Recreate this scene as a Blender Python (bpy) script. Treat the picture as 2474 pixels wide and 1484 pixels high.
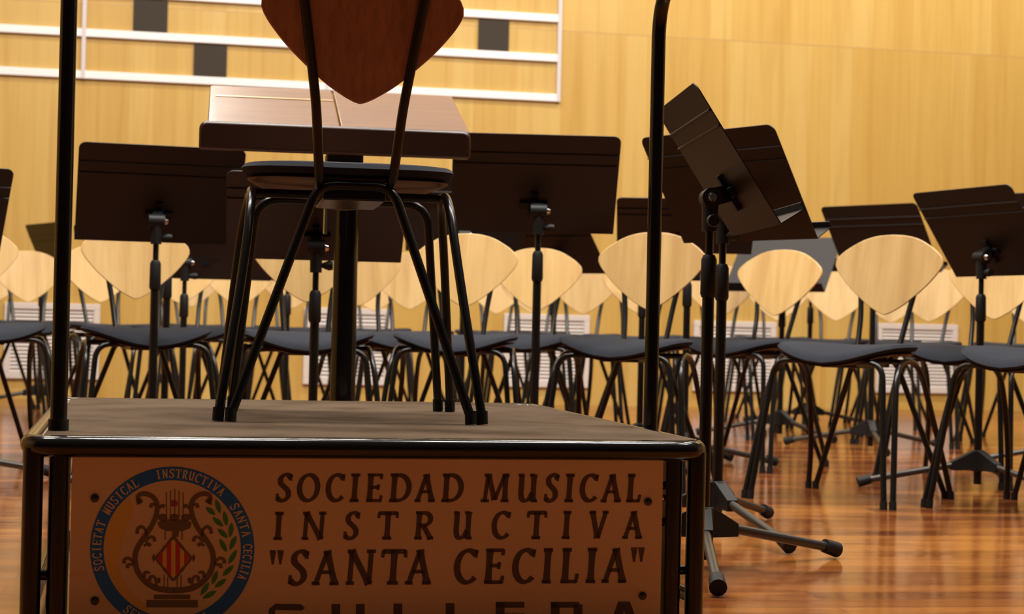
import bpy, math, random
from mathutils import Vector, Matrix
random.seed(7)
for o in list(bpy.data.objects): bpy.data.objects.remove(o)
SC = bpy.context.scene
COL = SC.collection

# ------------------------------------------------------------------ camera
FPX = 4200.0; ROLL = 0.0225; PITCH = math.atan((785 - 742) / FPX); EYE = 0.505
_R = Vector((math.cos(ROLL), 0, math.sin(ROLL)))
_U0 = Vector((-math.sin(ROLL), 0, math.cos(ROLL)))
_F0 = Vector((0, 1, 0))
_F = (_F0 * math.cos(PITCH) + _U0 * math.sin(PITCH)).normalized()
_U = (_U0 * math.cos(PITCH) - _F0 * math.sin(PITCH)).normalized()
cam_data = bpy.data.cameras.new('camera')
cam = bpy.data.objects.new('camera', cam_data); COL.objects.link(cam)
m = Matrix(((_R.x, _U.x, -_F.x, 0), (_R.y, _U.y, -_F.y, 0), (_R.z, _U.z, -_F.z, EYE), (0, 0, 0, 1)))
cam.matrix_world = m
cam_data.sensor_width = 36.0
cam_data.lens = 36.0 * FPX / 2474.0
cam_data.clip_start = 0.05
cam_data.dof.use_dof = True
cam_data.dof.focus_distance = 3.1
cam_data.dof.aperture_fstop = 8.0
SC.camera = cam

# ------------------------------------------------------------------ light and exposure
SC.view_settings.view_transform = 'Standard'
SC.view_settings.look = 'None'
SC.view_settings.exposure = 0.0
SC.view_settings.gamma = 1.0
world = bpy.data.worlds.new('world'); SC.world = world
world.use_nodes = True
world.node_tree.nodes['Background'].inputs[0].default_value = (1.0, 0.72, 0.5, 1)
world.node_tree.nodes['Background'].inputs[1].default_value = 0.02

def area(name, loc, target, sx, sy, power, color=(1.0, 0.95, 0.88), spread=180):
    d = bpy.data.lights.new(name, 'AREA'); d.shape = 'RECTANGLE'; d.size = sx; d.size_y = sy
    d.energy = power; d.color = color; d.spread = math.radians(spread)
    o = bpy.data.objects.new(name, d); COL.objects.link(o)
    o.location = loc
    o.rotation_euler = (Vector(target) - Vector(loc)).to_track_quat('-Z', 'Y').to_euler()
    return o

WYAW = math.radians(11.6)
# rows of stage ceiling lamps over the podium and the orchestra
for lx in (-2.6, -0.7, 1.2, 3.1):
    area('stage_lamp', (lx, 3.85, 5.6), (lx, 4.9, 0), 1.2, 0.4, 165)
    area('stage_lamp', (lx, 6.4, 5.6), (lx, 6.6, 0), 1.2, 0.4, 75)
area('rear_lamp', (-2.0, 9.0, 4.5), (-0.6, 4.3, 1.0), 0.8, 0.5, 5, spread=70)
# long cove lamps washing the back wall
for lx in (-3.4, -0.6, 2.2, 4.8):
    ly = 11.0 + lx * math.tan(WYAW) - 1.9
    area('cove_lamp', (lx, ly, 5.2), (lx - 0.3, ly + 1.9, 1.0), 2.4, 0.3, 64 + 9 * lx)

# ------------------------------------------------------------------ pixel helpers (measurements of the place)
def ray(px, py):
    return (_F + _R * ((px - 1237) / FPX) - _U * ((py - 742) / FPX))
def on_z(px, py, z):
    r = ray(px, py); t = (z - EYE) / r.z
    return Vector((0, 0, EYE)) + r * t
def x_at(px, y, z=0.505):
    # world x of image column px at depth y, height z
    return (px - 1237) / FPX * (y * math.cos(PITCH)) - (z - EYE) * math.tan(ROLL)

# ------------------------------------------------------------------ materials
MATS = {}
def mat(name, col, rough=0.5, metal=0.0, spec=0.5, coat=0.0, build=None):
    if name in MATS: return MATS[name]
    mt = bpy.data.materials.new(name); mt.use_nodes = True
    nt = mt.node_tree; b = nt.nodes['Principled BSDF']
    b.inputs['Base Color'].default_value = (*col, 1)
    b.inputs['Roughness'].default_value = rough
    b.inputs['Metallic'].default_value = metal
    b.inputs['Specular IOR Level'].default_value = spec
    b.inputs['Coat Weight'].default_value = coat
    b.inputs['Coat Roughness'].default_value = 0.08
    if build: build(nt, b)
    MATS[name] = mt
    return mt

def node(nt, t, **kw):
    n = nt.nodes.new(t)
    for k, v in kw.items(): setattr(n, k, v)
    return n
def lk(nt, a, b): nt.links.new(a, b)
def ramp(nt, fac, stops):
    r = node(nt, 'ShaderNodeValToRGB')
    el = r.color_ramp.elements
    while len(el) > 1: el.remove(el[0])
    el[0].position = stops[0][0]; el[0].color = (*stops[0][1], 1)
    for p, c in stops[1:]:
        e = el.new(p); e.color = (*c, 1)
    lk(nt, fac, r.inputs[0])
    return r.outputs[0]
def mapping(nt, scale, coord='Object', rot=(0, 0, 0)):
    tc = node(nt, 'ShaderNodeTexCoord'); mp = node(nt, 'ShaderNodeMapping')
    mp.inputs['Scale'].default_value = scale; mp.inputs['Rotation'].default_value = rot
    lk(nt, tc.outputs[coord], mp.inputs[0])
    return mp.outputs[0]
def noise(nt, vec, scale=1.0, detail=3.0, rough=0.5, dist=0.0):
    n = node(nt, 'ShaderNodeTexNoise')
    n.inputs['Scale'].default_value = scale; n.inputs['Detail'].default_value = detail
    n.inputs['Roughness'].default_value = rough; n.inputs['Distortion'].default_value = dist
    lk(nt, vec, n.inputs['Vector'])
    return n.outputs['Fac']
def mix(nt, fac, a, b, mode='MIX'):
    n = node(nt, 'ShaderNodeMix', data_type='RGBA', blend_type=mode)
    if isinstance(fac, float): n.inputs[0].default_value = fac
    else: lk(nt, fac, n.inputs[0])
    for s, v in ((6, a), (7, b)):
        if isinstance(v, tuple): n.inputs[s].default_value = (*v, 1)
        else: lk(nt, v, n.inputs[s])
    return n.outputs[2]

def b_beech(nt, b):
    oi = node(nt, 'ShaderNodeObjectInfo')
    tc = node(nt, 'ShaderNodeTexCoord')
    ad = node(nt, 'ShaderNodeVectorMath', operation='ADD'); lk(nt, tc.outputs['Object'], ad.inputs[0])
    cb = node(nt, 'ShaderNodeCombineXYZ')
    ml = node(nt, 'ShaderNodeMath', operation='MULTIPLY'); ml.inputs[1].default_value = 31.0
    lk(nt, oi.outputs['Random'], ml.inputs[0]); lk(nt, ml.outputs[0], cb.inputs[0]); lk(nt, ml.outputs[0], cb.inputs[2])
    lk(nt, cb.outputs[0], ad.inputs[1])
    mp = node(nt, 'ShaderNodeMapping'); mp.inputs['Scale'].default_value = (11, 1.5, 1.0)
    lk(nt, ad.outputs[0], mp.inputs[0])
    n1 = noise(nt, mp.outputs[0], 1.6, 3, 0.55, 0.6)
    mp2 = node(nt, 'ShaderNodeMapping'); mp2.inputs['Scale'].default_value = (170, 12, 7)
    lk(nt, ad.outputs[0], mp2.inputs[0])
    n2 = noise(nt, mp2.outputs[0], 1.0, 2)
    c = ramp(nt, n1, [(0.3, (0.54, 0.325, 0.115)), (0.5, (0.63, 0.40, 0.15)), (0.72, (0.70, 0.465, 0.195))])
    c2 = ramp(nt, n2, [(0.3, (0.90, 0.87, 0.83)), (0.6, (1, 1, 1))])
    c = mix(nt, 0.6, c, c2, 'MULTIPLY')
    hs = node(nt, 'ShaderNodeHueSaturation')
    mr = node(nt, 'ShaderNodeMapRange'); mr.inputs[3].default_value = 0.88; mr.inputs[4].default_value = 1.08
    lk(nt, oi.outputs['Random'], mr.inputs[0]); lk(nt, mr.outputs[0], hs.inputs['Value']); lk(nt, c, hs.inputs['Color'])
    lk(nt, hs.outputs[0], b.inputs['Base Color'])
M_beech = mat('beech_plywood', (0.7, 0.48, 0.24), 0.38, build=b_beech)
def b_red(nt, b):
    v = mapping(nt, (110, 110, 5)); n = noise(nt, v, 1.0, 3, 0.6, 0.3)
    v2 = mapping(nt, (14, 14, 1.5)); n2 = noise(nt, v2, 1.0, 3, 0.6, 0.5)
    c = ramp(nt, n, [(0.3, (0.34, 0.135, 0.062)), (0.6, (0.46, 0.20, 0.095))])
    c2 = ramp(nt, n2, [(0.3, (0.8, 0.76, 0.74)), (0.6, (1, 1, 1))])
    lk(nt, mix(nt, 0.7, c, c2, 'MULTIPLY'), b.inputs['Base Color'])
M_red_beech = mat('red_brown_beech', (0.42, 0.18, 0.09), 0.38, build=b_red)  # darker, redder grain than the beech of the orchestra chairs
M_ply = mat('dark_seat_plywood', (0.12, 0.06, 0.028), 0.5)

def b_wall(nt, b):
    v = mapping(nt, (1, 1, 1))
    sx = node(nt, 'ShaderNodeSeparateXYZ'); lk(nt, v, sx.inputs[0])
    # veneer leaves: columns of 0.14 m, the panel joint at z = 2.385 shifts them
    gt = node(nt, 'ShaderNodeMath', operation='GREATER_THAN'); gt.inputs[1].default_value = 2.385
    lk(nt, sx.outputs[2], gt.inputs[0])
    dv = node(nt, 'ShaderNodeMath', operation='MULTIPLY'); dv.inputs[1].default_value = 7.1
    lk(nt, sx.outputs[0], dv.inputs[0])
    fl = node(nt, 'ShaderNodeMath', operation='FLOOR'); lk(nt, dv.outputs[0], fl.inputs[0])
    cb = node(nt, 'ShaderNodeCombineXYZ'); lk(nt, fl.outputs[0], cb.inputs[0]); lk(nt, gt.outputs[0], cb.inputs[1])
    wn = node(nt, 'ShaderNodeTexWhiteNoise', noise_dimensions='2D'); lk(nt, cb.outputs[0], wn.inputs['Vector'])
    big = ramp(nt, wn.outputs['Value'], [(0, (0.53, 0.320, 0.072)), (0.5, (0.565, 0.352, 0.086)), (1, (0.595, 0.392, 0.113))])
    m2 = node(nt, 'ShaderNodeMapping'); m2.inputs['Scale'].default_value = (14, 1, 0.55); lk(nt, v, m2.inputs[0])
    n1 = noise(nt, m2.outputs[0], 1.0, 4, 0.6, 0.5)
    g1 = ramp(nt, n1, [(0.32, (0.90, 0.84, 0.74)), (0.52, (1, 1, 1)), (0.72, (1.0, 1.0, 0.96))])
    m3 = node(nt, 'ShaderNodeMapping'); m3.inputs['Scale'].default_value = (55, 1, 1.6); lk(nt, v, m3.inputs[0])
    n2 = noise(nt, m3.outputs[0], 1.0, 3, 0.55, 0.2)
    g2 = ramp(nt, n2, [(0.35, (0.93, 0.90, 0.85)), (0.55, (1, 1, 1))])
    c = mix(nt, 1.0, big, g1, 'MULTIPLY'); c = mix(nt, 0.55, c, g2, 'MULTIPLY')
    ab = node(nt, 'ShaderNodeMath', operation='COMPARE'); ab.inputs[1].default_value = 2.385; ab.inputs[2].default_value = 0.004
    lk(nt, sx.outputs[2], ab.inputs[0])
    c = mix(nt, ab.outputs[0], c, (0.46, 0.28, 0.09))
    up = mix(nt, gt.outputs[0], (1.0, 1.0, 1.0), (1.05, 1.06, 1.10)); c = mix(nt, 1.0, c, up, 'MULTIPLY')
    lk(nt, c, b.inputs['Base Color'])
M_wall = mat('beech_wall_panelling', (0.65, 0.42, 0.16), 0.42, build=b_wall)

def b_floor(nt, b):
    v = mapping(nt, (1, 1, 1))
    br = node(nt, 'ShaderNodeTexBrick'); br.offset = 0.37; br.squash = 1.0
    br.inputs['Color1'].default_value = (0, 0, 0, 1); br.inputs['Color2'].default_value = (1, 1, 1, 1)
    br.inputs['Mortar'].default_value = (0.5, 0.5, 0.5, 1)
    br.inputs['Scale'].default_value = 1.0; br.inputs['Mortar Size'].default_value = 0.0012
    br.inputs['Brick Width'].default_value = 1.1; br.inputs['Row Height'].default_value = 0.09
    br.inputs['Bias'].default_value = 0.0
    lk(nt, v, br.inputs['Vector'])
    base = ramp(nt, br.outputs['Color'], [(0.0, (0.16, 0.042, 0.012)), (0.4, (0.235, 0.068, 0.016)), (0.75, (0.30, 0.098, 0.021)), (1.0, (0.37, 0.135, 0.028))])
    m2 = node(nt, 'ShaderNodeMapping'); m2.inputs['Scale'].default_value = (2.2, 26, 1); lk(nt, v, m2.inputs[0])
    n1 = noise(nt, m2.outputs[0], 1.0, 4, 0.6, 0.7)
    g = ramp(nt, n1, [(0.3, (0.66, 0.54, 0.52)), (0.5, (1, 1, 1)), (0.75, (1.1, 1.08, 1.0))])
    m4 = node(nt, 'ShaderNodeMapping'); m4.inputs['Scale'].default_value = (1.6, 4.5, 1); lk(nt, v, m4.inputs[0])
    n4 = noise(nt, m4.outputs[0], 1.5, 2, 0.5, 0.4)
    g4 = ramp(nt, n4, [(0.40, (0.56, 0.42, 0.50)), (0.56, (1, 1, 1))])
    c = mix(nt, 0.6, base, g, 'MULTIPLY'); c = mix(nt, 0.65, c, g4, 'MULTIPLY')
    seam = mix(nt, br.outputs['Fac'], c, (0.10, 0.035, 0.016))
    lk(nt, seam, b.inputs['Base Color'])
    m3 = node(nt, 'ShaderNodeMapping'); m3.inputs['Scale'].default_value = (3, 11, 1); lk(nt, v, m3.inputs[0])
    n3 = noise(nt, m3.outputs[0], 1.0, 2)
    bp = node(nt, 'ShaderNodeBump'); bp.inputs['Strength'].default_value = 0.10; bp.inputs['Distance'].default_value = 0.01
    lk(nt, n3, bp.inputs['Height']); lk(nt, bp.outputs[0], b.inputs['Normal'])
    rr = node(nt, 'ShaderNodeMapRange'); rr.inputs[3].default_value = 0.10; rr.inputs[4].default_value = 0.20
    lk(nt, n4, rr.inputs[0]); lk(nt, rr.outputs[0], b.inputs['Roughness'])
M_floor = mat('varnished_red_parquet', (0.38, 0.13, 0.045), 0.2, spec=0.5, build=b_floor)

def b_carpet(nt, b):
    v = mapping(nt, (1, 1, 1))
    n1 = noise(nt, v, 7, 4, 0.6); n2 = noise(nt, v, 420, 2)
    c = ramp(nt, n1, [(0.3, (0.065, 0.041, 0.023)), (0.5, (0.098, 0.065, 0.041)), (0.75, (0.118, 0.080, 0.053))])
    c2 = ramp(nt, n2, [(0.3, (0.75, 0.75, 0.75)), (0.6, (1, 1, 1))])
    lk(nt, mix(nt, 0.6, c, c2, 'MULTIPLY'), b.inputs['Base Color'])
    bp = node(nt, 'ShaderNodeBump'); bp.inputs['Strength'].default_value = 0.3; bp.inputs['Distance'].default_value = 0.002
    lk(nt, n2, bp.inputs['Height']); lk(nt, bp.outputs[0], b.inputs['Normal'])
M_carpet = mat('brown_grey_carpet', (0.14, 0.1, 0.07), 0.95, spec=0.1, build=b_carpet)

def b_fabric(nt, b):
    v = mapping(nt, (1, 1, 1)); n2 = noise(nt, v, 500, 2)
    c = ramp(nt, n2, [(0.3, (0.0135, 0.0155, 0.022)), (0.65, (0.027, 0.030, 0.039))])
    lk(nt, c, b.inputs['Base Color'])
M_fabric = mat('navy_seat_fabric', (0.045, 0.05, 0.075), 0.9, spec=0.2, build=b_fabric)
M_tube = mat('black_lacquered_tube', (0.008, 0.0075, 0.007), 0.26, spec=0.4)
M_rail = mat('black_glossy_tube', (0.008, 0.0075, 0.0075), 0.14, spec=0.55)
M_cap = mat('black_rubber', (0.010, 0.010, 0.010), 0.6, spec=0.3)
M_stand = mat('black_powder_coated_steel', (0.017, 0.013, 0.011), 0.48, spec=0.4)
M_plastic = mat('black_plastic', (0.009, 0.009, 0.0095), 0.5, spec=0.35)
M_leg = mat('dark_grey_steel', (0.07, 0.066, 0.06), 0.34, metal=0.6)
M_chrome = mat('chrome', (0.7, 0.7, 0.7), 0.18, metal=1.0)
def b_desk(nt, b):
    v = mapping(nt, (3, 26, 3)); n = noise(nt, v, 2.0, 4, 0.6, 0.5)
    lk(nt, ramp(nt, n, [(0.3, (0.115, 0.050, 0.024)), (0.7, (0.175, 0.080, 0.040))]), b.inputs['Base Color'])
M_desk = mat('varnished_mahogany', (0.2, 0.1, 0.05), 0.36, coat=0.15, build=b_desk)
M_deskedge = mat('dark_mahogany', (0.038, 0.014, 0.007), 0.32)
M_brass = mat('brass', (0.75, 0.6, 0.35), 0.3, metal=1.0)
M_white = mat('white_painted_strip', (0.86, 0.82, 0.80), 0.5)
M_greyline = mat('grey_metal_strip', (0.62, 0.56, 0.54), 0.45)
M_note = mat('dark_acoustic_felt', (0.042, 0.030, 0.019), 0.9)
M_vent = mat('white_vent_enamel', (0.66, 0.58, 0.52), 0.45)
M_ventdark = mat('vent_duct', (0.28, 0.23, 0.19), 0.8)
def b_plate(nt, b):
    v = mapping(nt, (1, 1, 1)); n = noise(nt, v, 5, 3)
    lk(nt, ramp(nt, n, [(0.3, (0.80, 0.53, 0.26)), (0.7, (0.86, 0.59, 0.30))]), b.inputs['Base Color'])
M_plate = mat('tan_sign_panel', (0.53, 0.29, 0.14), 0.35, build=b_plate)
M_letter = mat('dark_brown_lettering', (0.10, 0.052, 0.018), 0.5)
M_lyre = mat('brown_print', (0.19, 0.11, 0.035), 0.5)
M_blue = mat('navy_print', (0.010, 0.15, 0.50), 0.5)
M_red = mat('red_print', (0.66, 0.035, 0.02), 0.5)
M_gold = mat('gold_print', (0.90, 0.58, 0.08), 0.5)
M_amber = mat('amber_print', (0.84, 0.50, 0.09), 0.5)
M_green = mat('green_print', (0.06, 0.27, 0.03), 0.5)
M_magenta = mat('magenta_print', (0.42, 0.05, 0.09), 0.5)
M_ply_edge = mat('pale_deck_board', (0.42, 0.29, 0.15), 0.6)
M_plaster = mat('ceiling_plaster', (0.35, 0.27, 0.2), 0.9)

# ------------------------------------------------------------------ mesh builder
class MB:
    def __init__(self): self.v = []; self.f = []
    def add(self, vs, fs):
        n = len(self.v); self.v += [tuple(p) for p in vs]; self.f += [tuple(i + n for i in f) for f in fs]
    def box(self, a, b):
        (x0, y0, z0), (x1, y1, z1) = a, b
        vs = [(x, y, z) for z in (z0, z1) for y in (y0, y1) for x in (x0, x1)]
        self.add(vs, [(0, 2, 3, 1), (4, 5, 7, 6), (0, 1, 5, 4), (2, 6, 7, 3), (0, 4, 6, 2), (1, 3, 7, 5)])
    def obox(self, c, ax, ay, az, hx, hy, hz, tx=1.0, ty=1.0):
        # oriented box, top scaled by tx, ty
        c = Vector(c); vs = []
        for k, s in ((-1, (1, 1)), (1, (tx, ty))):
            for j in (-1, 1):
                for i in (-1, 1):
                    vs.append(c + ax * (i * hx * s[0]) + ay * (j * hy * s[1]) + az * (k * hz))
        self.add(vs, [(0, 2, 3, 1), (4, 5, 7, 6), (0, 1, 5, 4), (2, 6, 7, 3), (0, 4, 6, 2), (1, 3, 7, 5)])
    def tube(self, pts, r, seg=10, caps=True):
        pts = [Vector(p) for p in pts]; n = len(pts)
        rr = r if isinstance(r, (list, tuple)) else [r] * n
        t0 = (pts[1] - pts[0]).normalized()
        up = Vector((0, 0, 1)) if abs(t0.z) < 0.9 else Vector((1, 0, 0))
        nx = t0.cross(up).normalized(); rings = []
        for i in range(n):
            if i == 0: t = t0
            elif i == n - 1: t = (pts[-1] - pts[-2]).normalized()
            else: t = ((pts[i] - pts[i - 1]).normalized() + (pts[i + 1] - pts[i]).normalized()).normalized()
            nx = (nx - t * nx.dot(t)).normalized(); ny = t.cross(nx)
            rings.append([pts[i] + (nx * math.cos(2 * math.pi * k / seg) + ny * math.sin(2 * math.pi * k / seg)) * rr[i] for k in range(seg)])
        vs = [p for ring in rings for p in ring]; fs = []
        for i in range(n - 1):
            for k in range(seg):
                a = i * seg + k; b2 = i * seg + (k + 1) % seg
                fs.append((a, b2, b2 + seg, a + seg))
        if caps:
            fs.append(tuple(reversed(range(seg)))); fs.append(tuple(range((n - 1) * seg, n * seg)))
        self.add(vs, fs)
    def prism(self, poly, o, ax, ay, h0, h1):
        # polygon (list of 2D) in plane o + x*ax + y*ay, extruded along normal
        o = Vector(o); nz = ax.cross(ay).normalized(); n = len(poly)
        vs = [o + ax * x + ay * y + nz * h for h in (h0, h1) for x, y in poly]
        fs = [tuple(reversed(range(n))), tuple(range(n, 2 * n))]
        for i in range(n):
            j = (i + 1) % n; fs.append((i, j, j + n, i + n))
        self.add(vs, fs)
    def build(self, name, material, parent=None, smooth=True, bevel=0.0, loc=None, matrix=None):
        me = bpy.data.meshes.new(name); me.from_pydata(self.v, [], self.f); me.update()
        me.materials.append(material)
        o = bpy.data.objects.new(name, me); COL.objects.link(o)
        if smooth:
            me.polygons.foreach_set('use_smooth', [True] * len(me.polygons))
            try: me.set_sharp_from_angle(angle=math.radians(38))
            except Exception: pass
        if bevel > 0:
            bv = o.modifiers.new('bevel', 'BEVEL'); bv.width = bevel; bv.segments = 2; bv.limit_method = 'ANGLE'
        if parent is not None: o.parent = parent
        if loc is not None: o.location = loc
        return o

def fillet(pts, r, n=6):
    pts = [Vector(p) for p in pts]; out = [pts[0]]
    for i in range(1, len(pts) - 1):
        a, b, c = pts[i - 1], pts[i], pts[i + 1]
        d1 = (a - b); d2 = (c - b); l = min(r if not isinstance(r, (list, tuple)) else r[i - 1], d1.length * 0.48, d2.length * 0.48)
        p1 = b + d1.normalized() * l; p2 = b + d2.normalized() * l
        for k in range(n + 1):
            t = k / n
            out.append(p1 * (1 - t) ** 2 + b * 2 * t * (1 - t) + p2 * t * t)
    out.append(pts[-1]); return out
def catmull(pts, n=8):
    pts = [Vector(p) for p in pts]; P = [pts[0] * 2 - pts[1]] + pts + [pts[-1] * 2 - pts[-2]]
    out = []
    for i in range(1, len(P) - 2):
        for k in range(n):
            t = k / n; a, b, c, d = P[i - 1], P[i], P[i + 1], P[i + 2]
            out.append(0.5 * ((2 * b) + (c - a) * t + (2 * a - 5 * b + 4 * c - d) * t * t + (3 * b - a - 3 * c + d) * t ** 3))
    out.append(pts[-1]); return out

def empty(name, loc, rz=0.0, label=None, cat=None, group=None):
    o = bpy.data.objects.new(name, None); COL.objects.link(o)
    o.location = loc; o.rotation_euler = (0, 0, rz); o.empty_display_size = 0.1
    if label: o['label'] = label
    if cat: o['category'] = cat
    if group: o['group'] = group
    return o
def tag(o, label, cat, group=None):
    o['label'] = label; o['category'] = cat
    if group: o['group'] = group
    return o
def copy_tree(o, parent=None):
    c = o.copy(); COL.objects.link(c)
    if parent is not None: c.parent = parent
    for ch in list(o.children): copy_tree(ch, c)
    return c

# ------------------------------------------------------------------ setting
fb = MB(); fb.box((-9, -3, -0.06), (9, 16, 0.0))
floor = fb.build('floor', M_floor, smooth=False); floor['kind'] = 'structure'
floor.rotation_euler = (0, 0, math.radians(9))

WP = Vector((0.0, 11.0, 0)); WT = Vector((math.cos(WYAW), math.sin(WYAW), 0)); WN = Vector((math.sin(WYAW), -math.cos(WYAW), 0))
wb = MB(); wb.box((-9, 0, 0), (9, 0.2, 7.0))
wall = wb.build('wall_back', M_wall, smooth=False); wall['kind'] = 'structure'
wall.location = WP; wall.rotation_euler = (0, 0, WYAW)
for nm, sx in (('wall_left', -1), ('wall_right', 1)):
    b_ = MB(); b_.box((8.8 * sx - 0.1, -9, 0), (8.8 * sx + 0.1, 0, 7.0))
    w_ = b_.build(nm, M_wall, smooth=False); w_['kind'] = 'structure'; w_.location = WP; w_.rotation_euler = (0, 0, WYAW)
cb_ = MB(); cb_.box((-9, -9, 7.0), (9, 0.2, 7.1))
ce = cb_.build('ceiling', M_plaster, smooth=False); ce['kind'] = 'structure'; ce.location = WP; ce.rotation_euler = (0, 0, WYAW)

def wl(px, py):
    """wall local (x along wall, z) of the image point"""
    r = ray(px, py); o = Vector((0, 0, EYE)); t = (WP - o).dot(WN) / r.dot(WN)
    p = o + r * t
    return (p - WP).dot(WT), p.z

wall_deco = empty('music_staff_decoration', WP, WYAW, 'large music staff of white strips with dark square notes on the beech wall', 'wall decoration')
xe, _ = wl(1347, 141)
lines = []
for a, b_ in (((0, 70), (1345, 141)), ((0, 172), (1345, 237)), ((640, 5), (1345, 45))):
    z = (wl(*a)[1] + wl(*b_)[1]) / 2; lines.append(z)
zs = sorted(lines); gap = (zs[2] - zs[0]) / 2
zs = [zs[0] + gap * i for i in range(5)]
for z in zs:
    s = MB(); s.box((-6.2, -0.022, z - 0.024), (xe, 0, z + 0.024)); s.build('staff_line', M_white, wall_deco, smooth=False, bevel=0.004)
for px, py in ((203, 100), (790, 205), (1350, 120)):
    x, _ = wl(px, py); s = MB(); s.box((x - 0.012, -0.026, zs[0] - 0.024), (x + 0.012, 0, zs[4] + 0.024)); s.build('bar_line', M_greyline, wall_deco, smooth=False)
for (x0, x1, k) in ((322, 405, 1), (468, 548, 0), (1156, 1230, 1)):
    py = 40 if k else 145
    a, _ = wl(x0, py); c, _ = wl(x1, py)
    s = MB(); s.box((a, -0.012, zs[k] + 0.03), (c, 0, zs[k + 1] - 0.03)); s.build('square_note', M_note, wall_deco, smooth=False)

VENTS = [(12, 243, 733, 916, 'leftmost of the white wall vents, behind the left post'),
         (735, 945, 745, 930, 'white wall vent behind the black lectern column'),
         (1217, 1424, 760, 936, 'white wall vent in the middle, left of the right post'),
         (1675, 1874, 777, 946, 'white wall vent behind the two near music stand poles'),
         (2117, 2312, 783, 950, 'rightmost white wall vent near the right edge')]
for (x0, x1, y0, y1, lb) in VENTS:
    a, z1 = wl(x0, y0); c, _ = wl(x1, y0); _, z0 = wl((x0 + x1) / 2, y1); _, z1 = wl((x0 + x1) / 2, y0)
    t = empty('wall_vent', WP + WT * ((a + c) / 2) + Vector((0, 0, z0)), WYAW, lb, 'vent', 'white ventilation grilles along the wall base')
    w = (c - a) / 2; h = z1 - z0
    f = MB(); fw = 0.038
    f.box((-w, -0.022, 0), (w, -0.001, fw)); f.box((-w, -0.022, h - fw), (w, -0.001, h))
    f.box((-w, -0.022, fw), (-w + fw, -0.001, h - fw)); f.box((w - fw, -0.022, fw), (w, -0.001, h - fw))
    f.build('vent_frame', M_vent, t, smooth=False, bevel=0.003)
    s = MB(); n = 17
    for i in range(n):
        z = fw + (h - 2 * fw) * (i + 0.5) / n; hh = (h - 2 * fw) / n * 0.36
        s.add([(-w + fw, -0.018, z - hh), (w - fw, -0.018, z - hh), (w - fw, -0.006, z + hh), (-w + fw, -0.006, z + hh),
               (-w + fw, -0.015, z - hh), (w - fw, -0.015, z - hh), (w - fw, -0.003, z + hh), (-w + fw, -0.003, z + hh)],
              [(0, 1, 2, 3), (7, 6, 5, 4), (0, 4, 5, 1), (3, 2, 6, 7), (0, 3, 7, 4), (1, 5, 6, 2)])
    s.build('louvre_slats', M_vent, t, smooth=False)
    b_ = MB(); b_.box((-w + fw, -0.003, fw), (w - fw, -0.001, h - fw)); b_.build('vent_backing', M_ventdark, t, smooth=False)

# ------------------------------------------------------------------ podium
PYAW = math.radians(12.3)
PU = Vector((math.cos(PYAW), math.sin(PYAW), 0)); PV = Vector((-math.sin(PYAW), math.cos(PYAW), 0))
PO = Vector((-0.727, 2.635, 0)); PW, PD, PH = 1.072, 1.27, 0.321
podium = empty('conductor_podium', PO, PYAW, 'black tubular conductor podium with carpeted top and lettered front sign', 'podium')
rr = 0.0165
d_ = MB(); d_.box((0.012, 0.02, PH - 0.035), (PW - 0.012, PD, PH - 0.006)); d_.build('deck_board', M_ply_edge, podium, bevel=0.004)
poly = [(0.03, 0.008), (PW - 0.03, 0.008), (PW - 0.008, 0.03), (PW - 0.008, PD - 0.12), (PW - 0.10, PD - 0.015), (0.05, PD - 0.01), (0.02, PD - 0.04), (0.02, 0.02)]
c_ = MB(); c_.prism(poly, (0, 0, PH - 0.006), Vector((1, 0, 0)), Vector((0, 1, 0)), 0, 0.006); c_.build('carpet_top', M_carpet, podium, smooth=False)
t_ = MB(); zt = PH - rr
t_.tube(fillet([(0, PD, zt), (0, 0, zt), (PW, 0, zt), (PW, PD, zt), (0.0, PD, zt)], 0.055, 8), rr, 16); t_.build('edge_tube', M_rail, podium)
for (x, y) in ((0.006, 0.018), (PW - 0.006, 0.018), (0.006, PD - 0.01), (PW - 0.006, PD - 0.01)):
    l_ = MB(); l_.tube([(x, y, 0.012), (x, y, PH - 0.02)], 0.0155, 14)
    lo = l_.build('leg', M_rail, podium)
    k_ = MB(); k_.tube([(x, y, 0), (x, y, 0.025)], 0.0185, 14); k_.build('foot_cap', M_cap, lo)
for x in (0.045, PW - 0.046):
    l_ = MB(); l_.tube([(x, 0.022, 0.0), (x, 0.022, PH - 0.02)], 0.0165, 14); l_.build('front_post', M_rail, podium)
for (x0, x1) in ((0.0, 0.045), (PW - 0.046, PW)):
    l_ = MB(); l_.tube([(x0, 0.03, 0.105), (x1, 0.03, 0.105)], 0.008, 10); l_.build('stub_bar', M_rail, podium)
for z in (0.245, 0.185):
    l_ = MB(); l_.tube([(PW - 0.09, 0.024, z), (PW - 0.05, 0.024, z)], 0.007, 10); l_.build('sign_bracket', M_rail, podium)
l_ = MB(); l_.tube([(PW - 0.075, 0.02, 0.225), (PW - 0.062, 0.02, 0.225)], 0.005, 10); l_.build('bolt', M_chrome, podium)
for x in (0.006, PW - 0.006):
    l_ = MB(); l_.tube([(x, 0.02, 0.06), (x, PD - 0.01, 0.06)], 0.0125, 12); l_.build('side_bar', M_rail, podium)

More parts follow.
